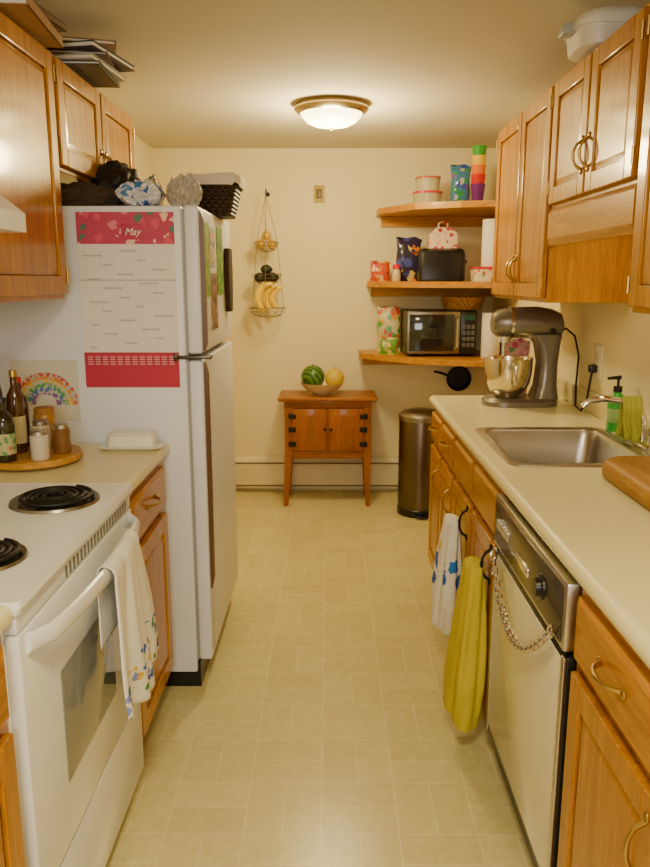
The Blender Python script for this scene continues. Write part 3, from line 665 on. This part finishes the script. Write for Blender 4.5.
# striped rind for the green melon
m,t,b=nt('striped_melon_rind'); wvs=t.nodes.new('ShaderNodeTexWave'); wvs.wave_type='BANDS'; wvs.bands_direction='DIAGONAL'; wvs.inputs['Scale'].default_value=13; wvs.inputs['Distortion'].default_value=5; link(t,coords(t),wvs.inputs['Vector'])
link(t,ramp(t,wvs.outputs['Fac'],[(.3,(.02,.075,.010)),(.7,(.09,.21,.025))]),b.inputs['Base Color']); b.inputs['Roughness'].default_value=.3
def melon(x,y,z,rx,ry,rz,mat,label):
    r=thing('melon',label,'melon',(x,y,z-rz)); G().sph((x,y,z),(rx,ry,rz),28).build('rind',mat,r)
    G().cyl((x,y-.002,z+rz*.97),(x+.004,y,z+rz+.008),.005,.003,8).build('stem',brown,r)
melon(bx-.060,by+.01,bz+.112,.077,.077,.077,m,'dark green striped melon in the bowl, left of the yellow one')
melon(bx+.080,by-.02,bz+.108,.062,.062,.062,M('yellow_melon_rind',(.66,.46,.015),.5,bump=.4,bscale=60),'yellow melon in the bowl, right of the green one')
tx,ty=.575,4.60
r=thing('trash_can','round dark metal step trash can beyond the end of the right counter','trash can',(tx,ty,0))
G().lathe([(.134,.045),(.136,.06),(.136,.60),(.134,.605)],(tx,ty,0),40).build('body',dsteel,r)
G().lathe([(.138,0),(.14,.01),(.14,.045),(.137,.048)],(tx,ty,0),40).build('base_ring',black,r)
G().lathe([(.139,.603),(.141,.615),(.139,.635),(.12,.655),(.07,.668),(.001,.672)],(tx,ty,0),40,cap=(True,False)).build('lid',M('grey_lid_metal',(.35,.32,.27),.35,1),r)
G().box(tx-.035,tx+.035,ty-.175,ty-.13,.012,.024,.004).build('pedal',black,r)
# hanging wire basket
wx,wy=-.40,4.93
wire=M('bronze_wire',(.24,.17,.09),.4,.6)
r=thing('hanging_basket','three-tier hanging wire fruit basket by the back wall','hanging basket',(wx,wy,1.2))
tiers=[(1.63,.075,.06),(1.425,.095,.065),(1.215,.118,.06)]
g=G(); g.tube([(wx,BW-.002,2.0),(wx,BW-.05,2.01),(wx,wy,2.015),(wx,wy-.01,2.0),(wx,wy,1.985)],.003,6); g.cyl((wx,BW-.001,2.0),(wx,BW-.01,2.0),.014); g.build('hook',iron,r)
for k,(z,R,dp) in enumerate(tiers):
    g=G(); ring=lambda rr_,zz:[(wx+rr_*math.cos(a),wy+rr_*math.sin(a),zz) for a in [2*PI*i/28 for i in range(28)]]
    prof=[(1,1),(.93,.6),(.78,.28),(.5,.08),(.12,0)]
    for q,h in prof: g.tube(ring(R*q,z+dp*h),.0024 if q==1 else .0013,6,True)
    for i in range(12):
        a=2*PI*i/12; g.tube([(wx+q*R*math.cos(a),wy+q*R*math.sin(a),z+dp*h) for q,h in prof],.0012,5)
    g.build('wire_bowl',wire,r)
    for i in range(3):
        a=2*PI*i/3+.5
        top=Vector((wx,wy,1.985)) if k==0 else Vector((wx+tiers[k-1][1]*math.cos(a),wy+tiers[k-1][1]*math.sin(a),tiers[k-1][0]+tiers[k-1][2]))
        G().tube([top,(wx+R*math.cos(a),wy+R*math.sin(a),z+dp)],.0018,5).build('hanging_chain',wire,r)
on=M('onion_skin',(.62,.36,.03),.4)
for i,(dx,dy,dz) in enumerate(((-.033,-.01,0),(.033,.0,0),(.002,-.02,.052))):
    lb=['yellow onion on the left in the top tier of the hanging basket','yellow onion on the right in the top tier of the hanging basket','yellow onion on top of the other two in the hanging basket'][i]
    zz=1.648+dz
    o=thing('onion',lb,'onion',(wx+dx,wy+dy,zz),'onions in the hanging basket')
    G().lathe([(.001,zz),(.02,zz+.004),(.031,zz+.024),(.028,zz+.044),(.012,zz+.056),(.004,zz+.066),(.001,zz+.068)],(wx+dx,wy+dy,0),18,cap=(False,False)).build('bulb',on,o)
av=M('avocado_skin',(.018,.022,.010),.5,bump=.7,bscale=110)
for i,(dx,dy,dz,lb) in enumerate(((-.042,-.025,0,'dark avocado on the left in the middle tier of the hanging basket'),(.042,-.025,0,'dark avocado on the right in the middle tier of the hanging basket'),(0,.04,0,'dark avocado at the back of the middle tier of the hanging basket'),(0,-.02,.05,'dark avocado on top in the middle tier of the hanging basket'))):
    g=G(); L=[]
    for k in range(11):
        q=k/10; x=-.045+.09*q; rad=.036*math.sin(PI*q)**.6*(1-.28*q)+.0005; L.append([Vector((wx+dx+x*.9,wy+dy+rad*math.cos(a),1.470+dz+rad*math.sin(a))) for a in [2*PI*j/16 for j in range(16)]])
    tag(g.loft(L).build('avocado',av),lb,'avocado','avocados in the hanging basket')
ban=M('banana_peel',(.92,.62,.004),.4)
for i in range(3):
    g=G(); pts=[];rs=[]
    for k in range(15):
        q=k/14; a=PI*.50+q*PI*.80
        R_=.092-.012*i
        pts.append((wx+.038+.028*i+R_*math.cos(a),wy-.055+.042*i,1.338+R_*math.sin(a)*1.02)); rs.append(.004+.020*math.sin(PI*min(1,max(0,q*.9+.06)))**.6)
    tag(g.tube(pts,rs,9).build('banana',ban),['yellow banana nearest the viewer in the bottom tier of the hanging basket','yellow banana in the middle of the bunch in the hanging basket','yellow banana nearest the wall in the hanging basket'][i],'banana','bananas in the hanging basket')
# ---------------------------------------------------------------- corner shelves
SH=[]
for k,(zt,xl,lab) in enumerate(((.99,.20,'lowest wooden corner shelf, holding the microwave'),(1.445,.25,'middle wooden corner shelf, holding the black toaster'),(1.895,.31,'topmost wooden corner shelf, holding plastic tubs and cups'))):
    r=thing('corner_shelf',lab,'shelf',(.7,4.8,zt-.03))
    poly=[(xl,BW-.0005),(xl,4.90),(xl+.06,4.80),(.50,4.56),(.75,4.44),(RW-.0005,4.36),(RW-.0005,BW-.0005)]
    G().prism(poly,zt-.036,zt).build('board',pine,r,smooth=False)
    G().box(xl+.03,RW-.02,BW-.025,BW-.001,zt-.10,zt-.0365).build('back_cleat',pine,r,smooth=False)
    G().box(RW-.025,RW-.001,4.42,BW-.03,zt-.10,zt-.0365).build('side_cleat',pine,r,smooth=False)
    SH.append(zt)
Z0,Z1,Z2=[z+.0003 for z in SH]
r=thing('microwave','black microwave oven with steel trim on the lowest corner shelf','microwave',(.69,4.8,Z0))
G().box(.475,.905,4.64,5.0,Z0+.012,Z0+.28,.006).build('body',black,r)
for xx in (.50,.88):
    for yy in (4.67,4.97): G().cyl((xx,yy,Z0),(xx,yy,Z0+.013),.012).build('foot',black,r)
d=G().box(.478,.80,4.620,4.64,Z0+.018,Z0+.275,.004).build('door',M('microwave_trim',(.30,.27,.22),.3,1),r)
G().box(.492,.765,4.6175,4.6205,Z0+.035,Z0+.258,.002).build('window',dglass,d)
G().tube([(.782,4.62,Z0+.05),(.782,4.595,Z0+.06),(.782,4.595,Z0+.235),(.782,4.62,Z0+.245)],.006,8).build('handle',steel,d)
c=G().box(.802,.902,4.620,4.64,Z0+.018,Z0+.275,.004).build('control_panel',black,r)
G().box(.815,.89,4.6185,4.6205,Z0+.225,Z0+.255).build('display',M('green_display',(.03,.10,.06),.2),c)
for i in range(3):
    for j in range(4): G().box(.816+.027*i,.836+.027*i,4.6185,4.6205,Z0+.06+.037*j,Z0+.085+.037*j,.001).build('button',M('grey_button',(.12,.11,.09),.4),c)
m,t,b=nt('tan_wicker'); wv=t.nodes.new('ShaderNodeTexChecker'); wv.inputs['Scale'].default_value=70; wv.inputs['Color1'].default_value=(.50,.25,.05,1); wv.inputs['Color2'].default_value=(.24,.11,.02,1)
link(t,coords(t),wv.inputs['Vector']); link(t,wv.outputs['Color'],b.inputs['Base Color']); bumpn(t,b,wv.outputs['Fac'],.8,.003); b.inputs['Roughness'].default_value=.6
z=Z0+.2803
tag(G().lathe([(.10,z),(.11,z+.006),(.134,z+.07),(.138,z+.08),(.128,z+.08),(.105,z+.012),(.001,z+.01)],(.835,4.755,0),32,cap=(True,False)).build('bread_basket',m),'round brown wicker basket on top of the microwave','basket')
def roll(x,y,z,label,h=.27):
    r=thing('paper_towel_roll',label,'paper towel roll',(x,y,z))
    G().lathe([(.02,z),(.054,z),(.056,z+.003),(.056,z+h-.003),(.054,z+h),(.02,z+h),(.02,z)],(x,y,0),32,cap=(False,False)).build('paper',wpaper,r)
    G().lathe([(.0195,z),(.0195,z+h),(.018,z+h),(.018,z)],(x,y,0),20,cap=(False,False)).build('core',M('cardboard',(.35,.22,.11),.8),r)
roll(.985,4.60,Z0,'white paper towel roll beside the microwave on the lowest corner shelf')
def tub(x,y,z,w,d,h,label,lidm,bodm,rad=.02,name='food_container'):
    r=thing(name,label,'container',(x,y,z))
    G().loft([rr(x-w*.46,x+w*.46,y-d*.46,y+d*.46,rad,z),rr(x-w/2,x+w/2,y-d/2,y+d/2,rad,z+h*.85)]).build('tub',bodm,r)
    G().loft([rr(x-w*.52,x+w*.52,y-d*.52,y+d*.52,rad,z+h*.85),rr(x-w*.52,x+w*.52,y-d*.52,y+d*.52,rad,z+h*.97),rr(x-w*.49,x+w*.49,y-d*.49,y+d*.49,rad*.9,z+h)]).build('lid',lidm,r)
wtub=M('milky_plastic',(.60,.46,.24),.25,coat=.3); ptub=blotch('tub_flower_print',(.78,.68,.45),[(.70,.05,.08),(.1,.4,.15)],30,.3,.4)
tub(.945,4.54,Z1,.20,.17,.085,'pink-red lidded plastic tub under the paper towel roll on the middle shelf',redp,ptub)
roll(.955,4.55,Z1+.0853,'white paper towel roll standing on the red-lidded tub on the middle shelf')
r=thing('toaster','black two-slot toaster on the middle corner shelf','toaster',(.67,4.8,Z1))
ta,tb=.555,.835
L=[]
for x,i in ((ta,.02),(ta+.012,.004),(ta+.03,0),(tb-.03,0),(tb-.012,.004),(tb,.02)):
    prof=[(4.70+i,Z1+.012),(4.70+i,Z1+.15),(4.715+i,Z1+.185-i),(4.74+i*.5,Z1+.198-i),(4.84-i*.5,Z1+.198-i),(4.865-i,Z1+.185-i),(4.88-i,Z1+.15),(4.88-i,Z1+.012)]
    L.append([Vector((x,p[0],p[1])) for p in prof])
G().loft(L).build('body',black,r)
G().box(ta+.01,tb-.01,4.70,4.88,Z1,Z1+.014,.003).build('base',iron,r)
for yy in (4.755,4.81): G().box(ta+.05,tb-.05,yy,yy+.022,Z1+.1965,Z1+.1985).build('slot',steel,r)
G().box(tb-.001,tb+.02,4.775,4.805,Z1+.11,Z1+.13,.004).build('lever',black,r)
z=Z1+.1988
r=thing('floral_gift_box','small pink and red flowered gift box with handle on top of the toaster','box',(.70,4.79,z))
flo=blotch('red_flower_print',(.82,.62,.42),[(.62,.03,.05),(.75,.22,.16),(.45,.03,.02)],30,.42,.6)
G().loft([rr(.615,.79,4.745,4.835,.006,z),rr(.615,.79,4.745,4.835,.006,z+.085)]).build('box_body',flo,r)
G().prism([(.615,z+.085),(.79,z+.085),(.745,z+.125),(.66,z+.125)],4.745,4.835,'y').build('gable_top',flo,r,smooth=False)
G().tube([(.675,4.79,z+.12),(.675,4.79,z+.15),(.69,4.79,z+.158),(.715,4.79,z+.158),(.73,4.79,z+.15),(.73,4.79,z+.12)],.006,8).build('handle',flo,r)
chip=blotch('chip_bag_print',(.04,.03,.07),[(.70,.20,.01),(.06,.08,.32),(.75,.50,.08),(.35,.02,.03)],16,.48,.2)
p=P(409,281,4.87); pouch('chip_bag',p.x,4.93,Z1,.165,.27,.075,chip,'dark blue and orange snack bag standing left of the toaster',rot=.1)
red=blotch('red_orange_print',(.60,.07,.01),[(.75,.32,.01),(.70,.55,.25),(.40,.02,.01)],24,.45,.25)
p=P(380,283,4.92); pouch('snack_bag',p.x,4.95,Z1,.13,.125,.05,red,'small red and orange snack bag at the left end of the middle shelf')
x=P(396,283,4.8).x
r=thing('spice_jar','small jar with red lid between the red snack bag and the dark bag','jar',(x,4.80,Z1))
G().lathe([(.026,Z1),(.028,Z1+.005),(.028,Z1+.06),(.02,Z1+.072),(.02,Z1+.078)],(x,4.80,0),20).build('jar_body',wtub,r)
G().lathe([(.024,Z1+.076),(.024,Z1+.10),(.02,Z1+.104)],(x,4.80,0),20).build('lid',redp,r)
grn=blotch('garden_print_bag',(.58,.50,.25),[(.08,.32,.04),(.75,.28,.02),(.12,.40,.22),(.65,.07,.03)],24,.48,.4)
p=P(391,353,4.88); pouch('printed_bag',p.x-.01,4.97,Z0,.16,.29,.07,grn,'pale bag with green and orange flower print left of the microwave',rot=-.12)
lo=blotch('low_packet_print',(.15,.32,.04),[(.70,.50,.04),(.70,.65,.4),(.45,.08,.03)],30,.45,.4)
x=P(394,355,4.76).x; pouch('snack_bag',x-.03,4.80,Z0,.12,.10,.05,lo,'low green and yellow packet in front of the pale printed bag')
x=P(427,205,4.74).x
cl=M('clear_tub_plastic',(.62,.54,.32),.15,alpha=.75,coat=.4)
tub(x,4.74,Z2,.17,.17,.08,'clear round food tub with red lid, lower of two on the top shelf',redp,cl,.07)
tub(x,4.74,Z2+.0803,.145,.145,.085,'clear round food tub with pink lid, upper of two on the top shelf',M('pink_lid',(.52,.12,.06),.4),cl,.06)
foil=blotch('blue_purple_foil',(.06,.20,.36),[(.22,.07,.38),(.03,.30,.08),(.5,.5,.5),(.04,.08,.42)],26,.48,.15)
x=P(461,203,4.66).x; pouch('gift_bag',x,4.72,Z2,.12,.23,.08,foil,'blue and purple foil bag between the tubs and the colored cups')
x=P(477,203,4.55).x; z=Z2
names=['purple','red','orange','yellow','green']; cols=[(.15,.02,.20),(.62,.01,.01),(.78,.17,.003),(.78,.52,.008),(.04,.34,.03)]
for i,(nm,cl) in enumerate(zip(names,cols)):
    h=.10; zz=z+.052*i
    pos={0:'at the bottom of',1:'second from the bottom in',2:'in the middle of',3:'second from the top in',4:'on top of'}[i]
    tag(G().lathe([(.030,zz),(.031,zz+.002),(.042,zz+h),(.043,zz+h+.002),(.041,zz+h),(.029,zz+.004),(.001,zz+.004)],(x,4.55,0),24,cap=(True,False)).build('plastic_cup',M(nm+'_cup_plastic',cl,.35)),f'{nm} plastic cup {pos} the nested cup stack','cup','nested plastic cups on the top shelf')
p=P(461,373,4.98)
r=thing('frying_pan','small black pan hanging below the lowest corner shelf','pan',(p.x,5.06,p.z-.135))
G().lathe([(.001,5.095),(.07,5.095),(.082,5.06),(.085,5.058),(.074,5.10),(.001,5.10)],(p.x,0,p.z-.047),32,'y',(False,False)).build('pan_body',iron,r)
G().tube([(p.x-.07,5.075,p.z-.03),(p.x-.12,5.07,p.z-.01),(p.x-.17,5.07,p.z+.0)],[.008,.009,.007],8).build('handle',iron,r)
G().tube([(p.x,5.07,p.z+.025),(p.x,5.07,p.z+.035),(p.x,5.082,.8895)],.003,6).build('hanging_loop',iron,r)
# ---------------------------------------------------------------- left counter things
z=.9155
r=thing('turntable','round wooden turntable holding jars on the left countertop','turntable',(-.90,2.215,z))
G().lathe([(.10,z),(.10,z+.008)],(-.90,2.215,0),32).build('foot',traywood,r)
G().lathe([(.142,z+.008),(.146,z+.012),(.146,z+.024),(.142,z+.028)],(-.90,2.215,0),48).build('disc',traywood,r)
z+=.0283
def bottle(x,y,h,R,mat,lid,label,name='oil_bottle',cat='bottle',neck=True,lab=None):
    r=thing(name,label,cat,(x,y,z))
    pr=[(R*.93,z),(R,z+.004),(R,z+h*.6),(R*.85,z+h*.7),(R*.38,z+h*.8),(R*.36,z+h*.92)] if neck else [(R*.93,z),(R,z+.004),(R,z+h*.8),(R*.85,z+h*.86)]
    G().lathe(pr,(x,y,0),24).build('glass_body',mat,r)
    rr_=R*.42 if neck else R*.9
    G().lathe([(rr_,pr[-1][1]),(rr_,z+h-.002),(rr_*.9,z+h)],(x,y,0),20).build('cap',lid,r)
    if lab: G().lathe([(R+.0006,z+h*.12),(R+.0006,z+h*.45)],(x,y,0),24,cap=(False,False)).build('paper_label',lab,r)
oil=M('dark_olive_glass',(.025,.018,.005),.1,coat=.4); amber=M('amber_glass',(.08,.028,.005),.1,coat=.4)
bottle(-.935,2.110,.185,.030,oil,black,'short dark oil bottle with printed label at the front of the turntable',lab=blotch('bottle_label_print',(.50,.45,.22),[(.1,.3,.1),(.6,.1,.05)],60,.4))
bottle(-.995,2.185,.30,.030,oil,black,'tall dark green bottle at the left edge of the turntable',lab=M('tan_label',(.5,.40,.22),.6))
bottle(-.945,2.225,.25,.027,amber,M('gold_cap',(.5,.32,.08),.3,.8),'slim amber bottle with gold cap in the middle of the turntable',lab=M('cream_label',(.60,.50,.25),.6))
bottle(-.965,2.30,.22,.028,amber,redp,'dark bottle with red cap at the back of the turntable')
bottle(-.845,2.135,.085,.027,M('white_grains_in_glass',(.66,.60,.48),.15,coat=.5),steel,'short jar of white grains on the front of the turntable','spice_jar','jar',False)
bottle(-.808,2.215,.09,.026,M('brown_spice_in_glass',(.22,.10,.03),.15,coat=.5),steel,'jar of brown spice with metal lid at the right of the turntable','spice_jar','jar',False)
bottle(-.87,2.215,.10,.026,M('pale_spice_in_glass',(.56,.46,.28),.15,coat=.5),M('dull_metal_lid',(.35,.32,.28),.35,.9),'pale spice jar with dull metal lid in the middle of the turntable','spice_jar','jar',False)
bottle(-.89,2.305,.125,.034,M('tan_crock_glaze',(.42,.20,.04),.3,coat=.4),M('wood_lid',(.38,.16,.03),.5),'tall tan crock with wooden lid at the back of the turntable','spice_jar','jar',False)
z=.9155
r=thing('butter_dish','white lidded butter dish on the counter in front of the refrigerator','butter dish',(-.645,2.40,z))
por=M('white_porcelain',(.86,.83,.74),.2,coat=.4,var=.01)
G().loft([rr(-.735,-.555,2.36,2.44,.03,z),rr(-.75,-.54,2.345,2.455,.035,z+.010),rr(-.745,-.545,2.35,2.45,.03,z+.012)]).build('plate',por,r)
G().loft([rr(-.725,-.565,2.365,2.435,.02,z+.012),rr(-.722,-.568,2.368,2.432,.022,z+.045),rr(-.712,-.578,2.378,2.422,.02,z+.055)]).build('lid',por,r)
# ---------------------------------------------------------------- lights and camera
def light(kind,name,loc,power,col,size=.1,rot=(0,0,0),sy=None):
    l=bpy.data.lights.new(name,kind); l.energy=power; l.color=col
    if kind=='AREA':
        l.size=size
        if sy: l.shape='RECTANGLE'; l.size_y=sy
    else: l.shadow_soft_size=size
    o=bpy.data.objects.new(name,l); C.objects.link(o); o.location=loc; o.rotation_euler=rot
light('POINT','lamp_bulb',(lx,ly,CE-.24),43,(1,.81,.42),.08)
light('AREA','near_ceiling_lamp',(0,.3,CE-.03),28,(1,.85,.48),.25)
light('AREA','added_fill_behind_viewer',(-.1,-1.3,1.6),24,(.97,.96,.98),.8,(math.radians(88),0,0))  # added soft frontal fill from behind the camera; no window is modelled there
light('AREA','sink_valance_lamp',(.93,2.38,1.69),1.5,(1,.84,.5),.06,(0,0,0),.5)
w=bpy.data.worlds.new('w'); bpy.context.scene.world=w; w.use_nodes=True
w.node_tree.nodes['Background'].inputs[0].default_value=(.9,.75,.55,1); w.node_tree.nodes['Background'].inputs[1].default_value=.05
cam=bpy.data.cameras.new('camera'); cam.sensor_fit='HORIZONTAL'; cam.sensor_width=36; cam.lens=36*750/650; cam.clip_start=.02
co=bpy.data.objects.new('camera',cam); C.objects.link(co); co.location=(0,0,H)
co.rotation_euler=(PI/2-PITCH,0,math.atan(4/750)); bpy.context.scene.camera=co
